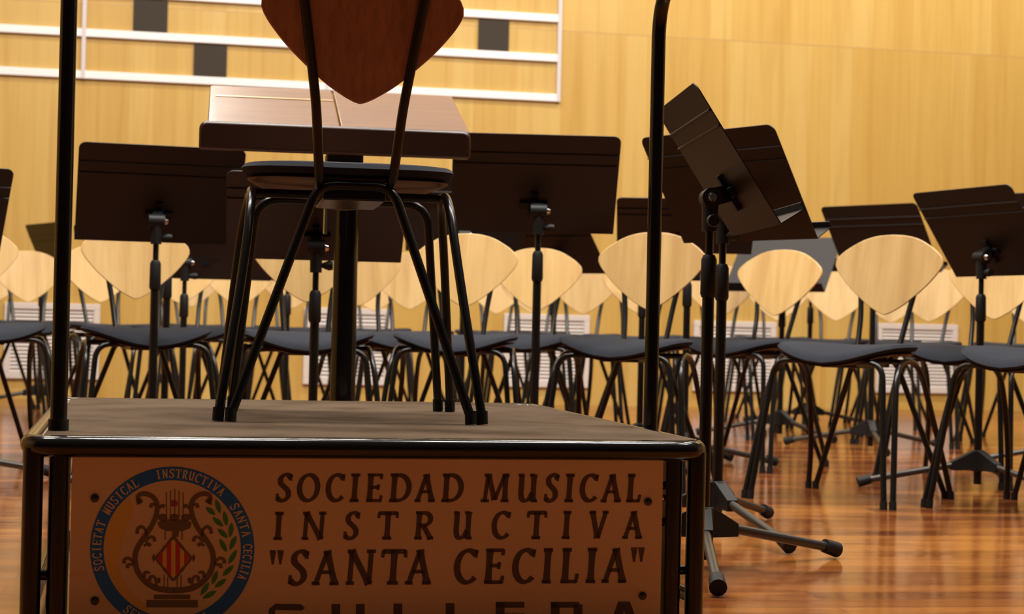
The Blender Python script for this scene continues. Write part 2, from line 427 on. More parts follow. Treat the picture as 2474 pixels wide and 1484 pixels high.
# guard rail: post at the front left corner, over the top, back down on the right side
gr = MB(); gz = 1.14; gr_r = 0.0133
def loc_p(p): return Vector(((p - PO).dot(PU), (p - PO).dot(PV), p.z))
LP = loc_p(on_z(141, 1040, PH)); RP = loc_p(on_z(1571, 1031, PH))
ltop = Vector((LP.x, LP.y, gz)); rtop = Vector((RP.x, RP.y, gz))
gr.tube(fillet([(LP.x, LP.y, 0.30), ltop, (LP.x, -0.02, gz), (RP.x, -0.02, gz), rtop, (RP.x, RP.y, 0.10)], [0.05, 0.05, 0.12, 0.10], 10), gr_r, 18)
g_o = gr.build('guard_rail', M_rail, podium)
k_ = MB(); k_.tube([(LP.x, LP.y, PH), (LP.x, LP.y, PH + 0.018)], 0.0160, 16); k_.build('post_collar', M_cap, g_o)
k_ = MB(); k_.obox((RP.x - 0.02, RP.y, 0.26), Vector((1, 0, 0)), Vector((0, 1, 0)), Vector((0, 0, 1)), 0.03, 0.012, 0.02); k_.build('post_clamp', M_rail, g_o)

# ---- the sign
SV = 0.006                                   # front face of the sign, in podium depth
def sp(px, py, lift=0.0):
    """podium local point on the sign face for an image point"""
    r = ray(px, py); o = Vector((0, 0, EYE)); q = PO + PV * (SV - lift)
    t = (q - o).dot(PV) / r.dot(PV); p = o + r * t
    return Vector(((p - PO).dot(PU), SV - lift, p.z))
s0 = sp(175, 1108); s1 = sp(1603, 1117)
zt_ = (s0.z + s1.z) / 2
s_ = MB(); s_.box((s0.x, SV, 0.035), (s1.x, SV + 0.008, zt_ + 0.012)); sign = s_.build('sign_panel', M_plate, podium, smooth=False, bevel=0.0015)
for px, py in ((229, 1204), (229, 1452), (1565, 1213), (1552, 1440)):
    p = sp(px, py); k_ = MB(); k_.tube([(p.x, SV + 0.001, p.z), (p.x, SV - 0.003, p.z), (p.x, SV - 0.0045, p.z)], [0.0065, 0.0065, 0.004], 14)
    k_.tube([(p.x, SV - 0.0045, p.z), (p.x, SV - 0.0056, p.z)], 0.0022, 6)
    k_.build('screw', M_leg, sign)

class Flat:
    """shapes printed on the sign, in image units, laid on the panel as thin raised ink"""
    def __init__(self, lift=0.0006): self.mb = MB(); self.l = lift
    def poly(self, pts):
        n = len(pts); top = [sp(x, y, self.l) for x, y in pts]; bot = [sp(x, y, 0.0) for x, y in pts]
        self.mb.add(top + bot, [tuple(range(n)), tuple(range(2 * n - 1, n - 1, -1))] + [(i, i + n, (i + 1) % n + n, (i + 1) % n) for i in range(n)])
    def ribbon(self, pts, wf):
        n = len(pts); L = []; Rr = []
        for i in range(n):
            a = pts[max(i - 1, 0)]; b = pts[min(i + 1, n - 1)]
            dx, dy = b[0] - a[0], b[1] - a[1]; l = math.hypot(dx, dy) or 1
            w = wf(i / (n - 1), dx / l, dy / l) / 2
            L.append((pts[i][0] - dy / l * w, pts[i][1] + dx / l * w)); Rr.append((pts[i][0] + dy / l * w, pts[i][1] - dx / l * w))
        top = [sp(x, y, self.l) for x, y in L + Rr]; bot = [sp(x, y, 0.0) for x, y in L + Rr]
        fs = []
        for i in range(n - 1):
            fs.append((i, i + 1, n + i + 1, n + i))
        m2 = 2 * n
        for i in range(n - 1):
            fs.append((i, m2 + i, m2 + i + 1, i + 1)); fs.append((n + i, n + i + 1, m2 + n + i + 1, m2 + n + i))
        fs.append((0, n, m2 + n, m2)); fs.append((n - 1, m2 + n - 1, m2 + 2 * n - 1, 2 * n - 1))
        self.mb.add(top + bot, fs)
    def build(self, name, m): return self.mb.build(name, m, sign, smooth=False)

K, N_, C_ = 'K', 'N', 'C'     # thick stem, thin hairline, curve with pen modulation
def arc(cx, cy, rx, ry, a0, a1, n=26):
    return [(cx + rx * math.cos(math.radians(a0 + (a1 - a0) * i / n)), cy + ry * math.sin(math.radians(a0 + (a1 - a0) * i / n))) for i in range(n + 1)]
GL = {
 'I': [(K, [(.5, 0), (.5, 1)]), (N_, [(.0, .03), (1.0, .03)]), (N_, [(.0, .97), (1.0, .97)])],
 'S': [(C_, 'cm', [(.90, .86), (.72, .965), (.46, .965), (.24, .84), (.26, .66), (.5, .53), (.76, .38), (.80, .18), (.56, .035), (.30, .035), (.08, .12)]), (N_, [(.93, .99), (.90, .76)]), (N_, [(.06, .02), (.08, .28)])],
 'O': [(C_, arc(.5, .5, .42, .47, 0, 360, 40))],
 'C': [(C_, arc(.58, .5, .47, .47, 48, 318, 34)), (N_, [(.95, .99), (.91, .76)])],
 'E': [(K, [(.24, 0), (.24, 1)]), (N_, [(.04, .97), (.93, .97)]), (N_, [(.04, .03), (.95, .03)]), (N_, [(.24, .52), (.74, .52)]), (N_, [(.93, 1), (.90, .82)]), (N_, [(.97, .22), (.92, 0)]), (N_, [(.76, .62), (.73, .42)])],
 'D': [(K, [(.22, 0), (.22, 1)]), (N_, [(.03, .97), (.3, .97)]), (N_, [(.03, .03), (.3, .03)]), (C_, [(.25, .965)] + arc(.42, .5, .48, .465, 90, -90, 26) + [(.25, .035)])],
 'A': [(N_, [(.14, 0), (.52, .99)], 1.35), (K, [(.50, 1), (.86, 0)]), (N_, [(.26, .36), (.72, .36)]), (N_, [(.0, .03), (.30, .03)]), (N_, [(.66, .03), (1.0, .03)])],
 'M': [(N_, [(.14, 0), (.22, 1)], 1.3), (K, [(.22, 1), (.50, .06)]), (N_, [(.50, .06), (.82, 1)], 1.2), (K, [(.84, 1), (.87, 0)]), (N_, [(0, .03), (.30, .03)]), (N_, [(.72, .03), (1, .03)]), (N_, [(.08, .97), (.26, .97)]), (N_, [(.80, .97), (.98, .97)])],
 'U': [(C_, 'cm', [(.20, 1), (.20, .6), (.20, .28), (.28, .08), (.44, .03), (.62, .12), (.74, .32)]), (K, [(.78, 1), (.80, 0)]), (N_, [(.03, .97), (.28, .97)]), (N_, [(.58, .97), (.82, .97)]), (N_, [(.72, .03), (1, .03)])],
 'L': [(K, [(.28, 0), (.28, 1)]), (N_, [(.03, .97), (.58, .97)]), (N_, [(.03, .03), (.95, .03)]), (N_, [(.99, .26), (.92, 0)])],
 'N': [(N_, [(.14, 0), (.16, 1)], 1.4), (K, [(.14, 1), (.83, 0)]), (N_, [(.84, 1), (.83, 0)], 1.4), (N_, [(0, .03), (.30, .03)]), (N_, [(.0, .97), (.22, .97)]), (N_, [(.68, .97), (1, .97)])],
 'T': [(K, [(.5, 0), (.5, 1)]), (N_, [(.03, .96), (.97, .96)], 1.3), (N_, [(.04, 1), (.0, .78)]), (N_, [(.96, 1), (.98, .78)]), (N_, [(.26, .03), (.74, .03)])],
 'R': [(K, [(.22, 0), (.22, 1)]), (N_, [(.03, .97), (.3, .97)]), (N_, [(.03, .03), (.42, .03)]), (C_, [(.25, .965)] + arc(.48, .735, .32, .23, 90, -90, 20) + [(.25, .505)]), (K, [(.46, .5), (.86, 0)]), (N_, [(.74, .03), (1, .03)])],
 'V': [(K, [(.14, 1), (.48, 0)]), (N_, [(.50, 0), (.86, 1)], 1.35), (N_, [(0, .97), (.30, .97)]), (N_, [(.68, .97), (1, .97)])],
 'P': [(K, [(.22, 0), (.22, 1)]), (N_, [(.03, .03), (.42, .03)]), (C_, [(.10, .965)] + arc(.45, .72, .36, .245, 90, -90, 20) + [(.25, .475)])],
 '"': [(K, [(.5, 1), (.42, 0)], 'wedge')],
}
def glyph(fl, ch, fmap, thick, thin):
    for st in GL[ch]:
        kind = st[0]; pts = st[1]; extra = None
        if pts == 'cm': pts = [(p.x, p.y) for p in catmull([(a, b, 0) for a, b in st[2]], 6)]
        elif len(st) > 2: extra = st[2]
        if len(pts) == 2:
            (a, b), (c, d) = pts; pts = [(a + (c - a) * i / 6, b + (d - b) * i / 6) for i in range(7)]
        P = [fmap(*p) for p in pts]
        if kind == K:
            if extra == 'wedge': wf = lambda t, dx, dy: thick * (1.0 - 0.7 * t)
            else: wf = lambda t, dx, dy: thick * (0.94 + 0.36 * abs(2 * t - 1) ** 4)
        elif kind == N_:
            k = extra or 1.0; wf = lambda t, dx, dy, k=k: thin * k
        else:
            ca, sa = math.cos(math.radians(-18)), math.sin(math.radians(-18))
            wf = lambda t, dx, dy: thin + (thick * 1.02 - thin) * min(1.0, abs(dx * sa - dy * ca) ** 1.3)
        fl.ribbon(P, wf)
def line(name, word, boxes, b0, b1, cap, thick, thin, slant=0.07):
    xs0 = boxes[0][0]; xs1 = boxes[-1][1]
    for ch, (x0, x1) in zip(word, boxes):
        base = b0 + (b1 - b0) * ((x0 + x1) / 2 - xs0) / (xs1 - xs0)
        sh = slant * cap; pad = thin * 0.3
        w = (x1 - x0 - sh - 2 * pad)
        if ch == '"':
            fmap = lambda gx, gy, x0=x0, x1=x1, base=base: ((x0 + x1) / 2 + (gx - .45) * 8, base - cap * 1.02 + cap * 0.42 - gy * cap * 0.42)
        else:
            fmap = lambda gx, gy, x0=x0, w=w, base=base: (x0 + pad + gx * w + gy * sh, base - gy * cap)
        fl = Flat(); glyph(fl, ch, fmap, thick, thin); fl.build(name, M_letter)
line('letter', 'SOCIEDADMUSICAL', [(664, 709), (715, 776), (784, 836), (842, 873), (881, 928), (936, 998), (999, 1057), (1062, 1124), (1159, 1235), (1245, 1304), (1313, 1353), (1361, 1391), (1398, 1448), (1449, 1506), (1510, 1552)], 1212, 1213, 66, 13.2, 7.2)
line('letter', 'INSTRUCTIVA', [(658, 688), (726, 791), (828, 872), (909, 964), (997, 1053), (1089, 1146), (1185, 1236), (1270, 1323), (1355, 1383), (1419, 1473), (1501, 1557)], 1304, 1301, 65, 13, 7.2)
line('letter', '""SANTACECILIA""', [(653, 665), (672, 683), (694, 749), (750, 826), (832, 911), (917, 985), (975, 1049), (1093, 1158), (1165, 1223), (1234, 1297), (1306, 1339), (1350, 1402), (1412, 1446), (1450, 1521), (1526, 1538), (1544, 1555)], 1414, 1407, 82, 16, 8.6)
# bold wide sans line at the foot of the sign
base, cap, w = 1532, 70, 21
def bar(x0, y0, x1, y1): fl.poly([(x0, y0), (x1, y0), (x1, y1), (x0, y1)])
top = base - cap
def sans(ch, x0, x1, dy):
    t = top + dy; b = base + dy
    if ch == 'C': fl.ribbon([(x1 - 2, t + 14), (x1 - 6, t + 8)] + [(x0 + 18 + 6 * 0, t + 7)] + [(x0 + 9, t + 14), (x0 + 9, b - 14), (x0 + 18, b - 7), (x1 - 2, b - 7)], lambda *a: 15)
    elif ch == 'U': bar(x0, t, x0 + w, b); bar(x1 - w, t, x1, b); bar(x0, b - 15, x1, b)
    elif ch == 'L': bar(x0, t, x0 + w, b); bar(x0, b - 15, x1, b)
    elif ch == 'E': bar(x0, t, x0 + w, b); [bar(x0, y, x1, y + 14) for y in (t, t + 28, b - 14)]
    elif ch == 'R': bar(x0, t, x0 + w, b); bar(x0, t, x1 - 8, t + 14); bar(x0, t + 30, x1 - 8, t + 44); bar(x1 - w, t + 6, x1, t + 38); fl.poly([(x0 + 34, t + 44), (x0 + 58, t + 44), (x1, b), (x1 - 26, b)])
    elif ch == 'A': m_ = (x0 + x1) / 2; fl.poly([(m_ - 14, t), (m_ + 14, t), (m_ + 2, t + 16), (x0 + 24, b), (x0, b)]); fl.poly([(m_ - 2, t + 16), (m_ + 14, t), (x1, b), (x1 - 24, b)]); bar(x0 + 20, t + 40, x1 - 20, t + 52)
for ch, x0, x1, dy in (('C', 648, 733, -2), ('U', 801, 881, -2), ('L', 951, 1030, -3), ('L', 1077, 1155, -4), ('E', 1198, 1267, -7), ('R', 1331, 1407, -7), ('A', 1468, 1548, -8)):
    fl = Flat(); sans(ch, x0, x1, dy); fl.build('letter', M_letter)

# emblem, measured in a 3.968x enlargement with its origin at (200, 1110)
ES = 3.968
def e(x, y): return (200 + x / ES, 1110 + y / ES)
ECX, ECY, RO, RI = 857, 860, 788, 658
def ering(a, r): return e(ECX + r * math.sin(math.radians(a)), ECY - r * math.cos(math.radians(a)))
f1 = Flat(0.0005)
n = 96
for i in range(n):
    a0, a1 = 360 * i / n, 360 * (i + 1) / n
    f1.poly([ering(a0, RO), ering(a1, RO), ering(a1, RI), ering(a0, RI)])
f1.build('emblem_ring', M_blue)
f1 = Flat(0.0004)
cr = [ering(a, RI) for a in range(338, 180, -6)]
inn = [e(ECX - 300 + 40 * math.sin(t * 3), 1490 - 1150 * t) for t in [i / 12 for i in range(13)]]
inn = [e(700, 1500), e(600, 1400), e(560, 1250), e(470, 1150), e(420, 1000), e(430, 850), e(500, 700), e(560, 500), e(600, 330)]
f1.poly([ering(a, RI) for a in range(200, 322, 6)] + [e(480, 480), e(430, 640), e(370, 800), e(340, 1000), e(380, 1160), e(480, 1300), e(600, 1400)])
f1.build('emblem_shading', M_amber)
f1 = Flat(0.0011)
def ringword(word, a0, a1, outward=True, cap=84):
    nn = len(word)
    for i, ch in enumerate(word):
        ac = a0 + (a1 - a0) * (i + 0.5) / nn; hw = abs(a1 - a0) / nn * 0.40
        if ch == 'I': hw *= 0.6
        if outward:
            fm = lambda gx, gy, ac=ac, hw=hw: ering(ac - hw + 2 * hw * gx, RI + 24 + cap * gy)
        else:
            fm = lambda gx, gy, ac=ac, hw=hw: ering(ac + hw - 2 * hw * gx, RO - 24 - cap * gy)
        glyph(f1, ch, fm, 3.6, 1.9)
ringword('SOCIETAT', 252.5, 292); ringword('MUSICAL', 297.5, 333); ringword('INSTRUCTIVA', 347, 403); ringword('SANTA', 53, 81); ringword('CECILIA', 86, 114)
ringword('SEMP', 219, 199, False); ringword('AL', 161, 150, False)
f1.build('ring_lettering', M_plate)
f1 = Flat(0.0008)
def curve(pts, w0, w1, mirror=True):
    P = [(p.x, p.y) for p in catmull([(a, b, 0) for a, b in pts], 6)]
    for mm in ((0, 1) if mirror else (0,)):
        Q = [e((2 * 876 - x) if mm else x, y) for x, y in P]
        f1.ribbon(Q, lambda t, dx, dy: 1.35 * (w0 + (w1 - w0) * t) / ES)
curve([(560, 420), (530, 385), (540, 345), (600, 332), (670, 362), (712, 430), (705, 530), (660, 640), (580, 760), (520, 860), (500, 960), (525, 1075), (600, 1175), (690, 1232), (800, 1255), (880, 1258)], 30, 42)
curve([(552, 425), (540, 400), (548, 375)], 52, 30)
for c in ([(520, 715), (530, 665), (570, 650), (605, 690), (608, 740)], [(690, 790), (680, 755), (640, 750), (600, 800)], [(645, 835), (630, 812), (585, 830)],
          [(395, 1000), (400, 965), (440, 950), (495, 1000)], [(430, 1045), (432, 1015), (490, 1010)], [(590, 1130), (600, 1085), (645, 1090)],
          [(640, 1170), (650, 1130), (690, 1135), (705, 1215)], [(730, 1190), (724, 1150), (742, 1160)], [(650, 465), (660, 435), (705, 440)], [(785, 460), (760, 445), (735, 470)]):
    curve(c, 26, 16)
def epoly(fl_, pts): fl_.poly([e(*p) for p in pts])
epoly(f1, [(715, 610), (760, 585), (876, 575), (1000, 585), (1045, 610), (1030, 660), (960, 690), (800, 690), (735, 660)])
for cx in (765, 876, 990): epoly(f1, [(cx + 48 * math.cos(t * .5236), 560 + 34 * math.sin(t * .5236)) for t in range(12)])
epoly(f1, [(855, 690), (922, 690), (915, 745), (860, 745)])
for (a, b) in (((868, 745), (700, 950)), ((700, 950), (868, 1165)), ((868, 1165), (1040, 950)), ((1040, 950), (868, 745))):
    f1.ribbon([e(a[0] + (b[0] - a[0]) * i / 8, a[1] + (b[1] - a[1]) * i / 8) for i in range(9)], lambda t, dx, dy: (16 + 14 * abs(math.sin(t * 9))) / ES)
for cx in (680, 1062): epoly(f1, [(cx, 905), (cx + 18, 945), (cx, 990), (cx - 18, 945)])
for x, y0, y1 in ((802, 320, 560), (842, 300, 560), (882, 285, 560), (922, 300, 560), (962, 320, 560), (790, 690, 775), (952, 690, 775), (780, 1110, 1225), (815, 1130, 1225), (905, 1130, 1225), (942, 1110, 1225)):
    f1.ribbon([e(x, y0), e(x, (y0 + y1) / 2), e(x, y1)], lambda t, dx, dy: 9 / ES)
epoly(f1, [(682, 1300), (1030, 1300), (1030, 1342), (682, 1342)]); epoly(f1, [(610, 1352), (1102, 1352), (1102, 1422), (610, 1422)])
f1.build('lyre', M_lyre)
f1 = Flat(0.0006); epoly(f1, [(868, 755), (1030, 950), (868, 1155), (708, 950)]); f1.build('crest_field', M_gold)
f1 = Flat(0.0010)
for xa, xb in ((722, 765), (805, 848), (888, 932), (972, 1015)):
    def ya(x): return abs(x - 868) / 162 * 200
    epoly(f1, [(xa, 952 - 200 + ya(xa)), (xb, 952 - 200 + ya(xb)), (xb, 952 + 200 - ya(xb)), (xa, 952 + 200 - ya(xa))])
f1.build('crest_stripes', M_red)
f1 = Flat(0.0007)
for (x0, y0, x1, y1) in ((1275, 385, 1318, 520), (1180, 460, 1270, 535), (1355, 500, 1380, 640), (1245, 560, 1345, 645), (1430, 610, 1410, 750), (1295, 670, 1390, 755), (1470, 735, 1410, 870), (1312, 765, 1380, 890), (1478, 870, 1395, 1005), (1445, 1020, 1340, 1120), (1290, 1070, 1240, 1200), (1375, 1150, 1265, 1230), (1210, 1185, 1130, 1305), (1280, 1265, 1150, 1335)):
    f1.ribbon([e(x0 + (x1 - x0) * i / 10, y0 + (y1 - y0) * i / 10) for i in range(11)], lambda t, dx, dy: (2 + 46 * math.sin(math.pi * t) ** .8) / ES)
f1.build('laurel_branch', M_green)
f1 = Flat(0.0007); epoly(f1, [(876 + 34 * math.cos(t * .5236), 425 + 34 * math.sin(t * .5236)) for t in range(12)]); f1.build('red_dot', M_magenta)

# ------------------------------------------------------------------ chair
def back_outline():
    half = [(0.0, 0.255), (0.048, 0.2515), (0.095, 0.238), (0.142, 0.211), (0.163, 0.194)]
    pr = [(p.x, p.y) for p in catmull([(a, b, 0) for a, b in half], 6)]
    pr += [(0.174, 0.183), (0.1795, 0.171), (0.1800, 0.158)]
    side = [(0.1755, 0.147), (0.163, 0.128), (0.134, 0.094), (0.098, 0.0605), (0.060, 0.0295), (0.026, 0.0085)]
    pr += [(p.x, p.y) for p in catmull([(a, b, 0) for a, b in side], 5)]
    pr += [(0.011, 0.0015)]
    pts = list(pr) + [(0.0, -0.0015)] + [(-x, z) for x, z in reversed(pr[1:])]
    return pts
def make_chair(name, label, group, wood=None):
    t = empty(name, (0, 0, 0), 0, label, 'chair', group)
    # backrest: bent beech board, leaning back
    ol = back_outline(); th = 0.0095
    mb = MB(); lean = math.tan(math.radians(13)); nr = 7
    def bp(x, z, off):
        y = 0.236 + z * lean + 0.34 * (0.032 - x * x) + off
        return (x, y, 0.564 + z)
    rings = []
    for k in range(nr):               # concentric rings to the centre so the curve shows
        s = 1 - k / nr
        rings.append([(x * s, 0.115 + (z - 0.115) * s) for x, z in ol])
    N = len(ol); vs = []; fs = []
    for side, off in ((0, 0.0), (1, th)):
        b0 = len(vs)
        for r_ in rings: vs += [bp(x, z, off) for x, z in r_]
        vs.append(bp(0, 0.115, off)); c = len(vs) - 1
        for k in range(nr - 1):
            for i in range(N):
                a = b0 + k * N + i; b_ = b0 + k * N + (i + 1) % N; q = (a, b_, b_ + N, a + N)
                fs.append(q if side == 0 else q[::-1])
        for i in range(N):
            a = b0 + (nr - 1) * N + i; b_ = b0 + (nr - 1) * N + (i + 1) % N
            fs.append((a, b_, c) if side == 0 else (b_, a, c))
    M2 = nr * N + 1
    for i in range(N): fs.append(((i + 1) % N, i, M2 + i, M2 + (i + 1) % N))
    mb.add(vs, fs); mb.build('backrest', wood or M_beech, t, bevel=0.002)
    # seat: rounded pad with a drooping front edge over a plywood shell
    def seat_shape(sc, z0, z1, droop, rnd):
        mb = MB(); n = 40; rows = [(0.0, z1), (0.5, z1), (0.85, z1 - 0.001), (0.96, z1 - rnd * 0.4), (1.0, (z0 + z1) / 2), (0.96, z0 + rnd * 0.3), (0.8, z0), (0.0, z0)]
        vs = []; fs = []
        def P(a, s, z):
            ca, sa = math.cos(a), math.sin(a); ex = 2 / (2.5 if sa < 0 else 2.15)
            x = 0.207 * sc * s * math.copysign(abs(ca) ** ex, ca); y = -0.008 + 0.205 * sc * s * math.copysign(abs(sa) ** ex, sa)
            if y > 0: x *= 1 - 0.12 * (y / 0.2)
            dz = -droop * max(0, (-y - 0.05) / 0.155) ** 2 * (1 - 0.75 * min(1, abs(x) / 0.2) ** 1.5) + 0.010 * (x / 0.2) ** 2
            return (x, y, z + dz)
        for s, z in rows: vs += [P(2 * math.pi * i / n, max(s, 0.02), z) for i in range(n)]
        for k in range(len(rows) - 1):
            for i in range(n): fs.append((k * n + i, (k + 1) * n + i, (k + 1) * n + (i + 1) % n, k * n + (i + 1) % n))
        fs.append(tuple(range(n))); fs.append(tuple(reversed(range((len(rows) - 1) * n, len(rows) * n))))
        mb.add(vs, fs); return mb
    st = seat_shape(1.0, 0.440, 0.468, 0.036, 0.012).build('seat', M_fabric, t)
    seat_shape(0.94, 0.431, 0.4405, 0.036, 0.003).build('seat_shell', M_ply, st)
    r = 0.0089
    u = MB(); u.tube(fillet([(-0.216, 0.236, 0.01), (-0.068, 0.180, 0.424), (0.068, 0.180, 0.424), (0.216, 0.236, 0.01)], 0.035, 6), r, 10); u.build('rear_frame', M_tube, t)
    u = MB(); u.tube(fillet([(-0.212, -0.232, 0.01), (-0.172, -0.165, 0.418), (0.172, -0.165, 0.418), (0.212, -0.232, 0.01)], 0.05, 6), r, 10); u.build('front_frame', M_tube, t)
    for s in (-1, 1):
        u = MB()
        pth = [(0.236 * s, -0.222, 0.01), (0.208 * s, -0.150, 0.30), (0.196 * s, -0.112, 0.385), (0.188 * s, -0.055, 0.418), (0.186 * s, 0.03, 0.418), (0.188 * s, 0.090, 0.385), (0.194 * s, 0.128, 0.32), (0.206 * s, 0.168, 0.22), (0.222 * s, 0.205, 0.11), (0.238 * s, 0.228, 0.01)]
        u.tube(catmull(pth, 4), r, 10); u.build('side_frame', M_tube, t)
        u = MB(); u.tube(fillet([(0.066 * s, 0.150, 0.424), (0.0665 * s, 0.196, 0.430), (0.078 * s, 0.250, 0.560), (0.112 * s, 0.250 + 0.2 * lean + 0.018, 0.775)], 0.03, 6), r, 10); u.build('back_upright', M_tube, t)
        for (x, y) in ((0.216, 0.236), (0.238, 0.228), (0.212, -0.232), (0.236, -0.222)):
            k_ = MB(); k_.tube([(x * s, y, 0.0), (x * s * 0.995, y * 0.995, 0.024)], 0.0108, 10); k_.build('foot_cap', M_cap, t)
    u = MB(); u.box((-0.058, -0.09, 0.398), (0.058, 0.165, 0.4305)); u.tube([(-0.185, -0.03, 0.42), (0.185, -0.03, 0.42)], 0.009, 8); u.build('seat_bracket', M_tube, t, bevel=0.004)
    return t

CHAIR_YAW0 = math.radians(9.3)
pod_chair = make_chair('conductor_chair', 'chair on the podium with its reddish backrest turned to the viewer', None, M_red_beech)
pod_chair.location = (-0.322, 3.362, PH + 0.001); pod_chair.rotation_euler = (0, 0, math.pi + CHAIR_YAW0); pod_chair.scale = (1, 1, 1.018)

CH = [  # image column of the backrest, depth, extra turn in degrees, label
 (-78, 6.60, 0, 'beech-backed chair cut by the left picture edge, nearest there'),
 (68, 9.20, 0, 'beech-backed chair behind and left of the tall left podium post'),
 (-14, 9.80, 0, 'far chair at the left edge, mostly hidden behind nearer chairs'),
 (243, 8.24, 12, 'brightly lit chair just right of the left post, half hidden by a nearer backrest'),
 (329, 6.25, 0, 'near chair below the left wide music stand desk, top of backrest hidden'),
 (436, 7.74, 0, 'pale chair behind the thin stand pole, left of the podium chair legs'),
 (462, 10.04, 6, 'chair peeking out right behind the pale chair by the thin stand pole'),
 (577, 8.80, 0, 'brown-toned chair seen just left of the podium chair legs'),
 (706, 9.56, 0, 'bright far chair glimpsed between the left legs of the podium chair'),
 (742, 6.00, 0, 'near chair seen through the podium chair, left of the lectern column'),
 (866, 7.00, 22, 'chair turned right, seen through the podium chair right of the lectern column'),
 (905, 10.22, 0, 'small far chair low between the lectern column and the podium chair leg'),
 (990, 8.30, 0, 'pale chair crossed by the right rear leg of the podium chair'),
 (1124, 6.42, 0, 'large chair just right of the podium chair, backrest tip pointing at its seat'),
 (1200, 10.19, 0, 'small far chair between the two rounded backrests right of the podium chair'),
 (1297, 7.50, 0, 'chair with a music stand pole running up the middle of its backrest'),
 (1290, 9.55, 0, 'far chair showing only slivers behind the backrest crossed by a pole'),
 (1410, 8.90, 0, 'bright chair with flat-cut top under the dark desks, left of right post'),
 (1570, 6.05, 0, 'near chair crossed by the tall right podium post'),
 (1549, 8.18, 0, 'chair hiding directly behind the one crossed by the right post'),
 (1738, 9.10, 0, 'far chair crossed by the two close stand poles right of the right post'),
 (1876, 7.16, -14, 'chair with rounded backrest in front of the grey lit desk'),
 (1880, 10.6, 0, 'far chair with only its tip showing below the one before the grey desk'),
 (2022, 9.60, 0, 'bright chair between the grey lit desk and the large right chair'),
 (2140, 5.89, 0, 'large near chair at right with the tallest fully visible backrest'),
 (2246, 8.80, 0, 'pale chair behind the right shoulder of the large right chair'),
 (2154, 10.3, 0, 'far chair tip showing below the backrest of the large right chair'),
 (2405, 6.65, 0, 'brown-toned chair at the right edge with a stand pole before it'),
 (2625, 5.60, 0, 'nearest chair at the right edge, only seat and legs in view'),
 (2492, 9.18, 0, 'far chair cut by the right picture edge'),
]
GROUP_CH = 'beech-backed orchestra chairs with navy seats'
proto = None
CONDX, CONDY = -0.35, 3.3
for px, d, extra, lb in CH:
    d *= 0.933
    bx = x_at(px, d, 0.68); by = d
    fx, fy = CONDX - bx, CONDY - by; ang = math.atan2(fx, -fy) + math.radians(extra)     # chair faces local -Y
    fdir = Vector((math.sin(ang), -math.cos(ang), 0))
    if proto is None:
        proto = make_chair('orchestra_chair', lb, GROUP_CH); c = proto
    else:
        c = copy_tree(proto)
    c['label'] = lb; c['group'] = GROUP_CH; c['category'] = 'chair'
    c.location = (bx + fdir.x * 0.255, by + fdir.y * 0.255, 0); c.rotation_euler = (0, 0, ang)

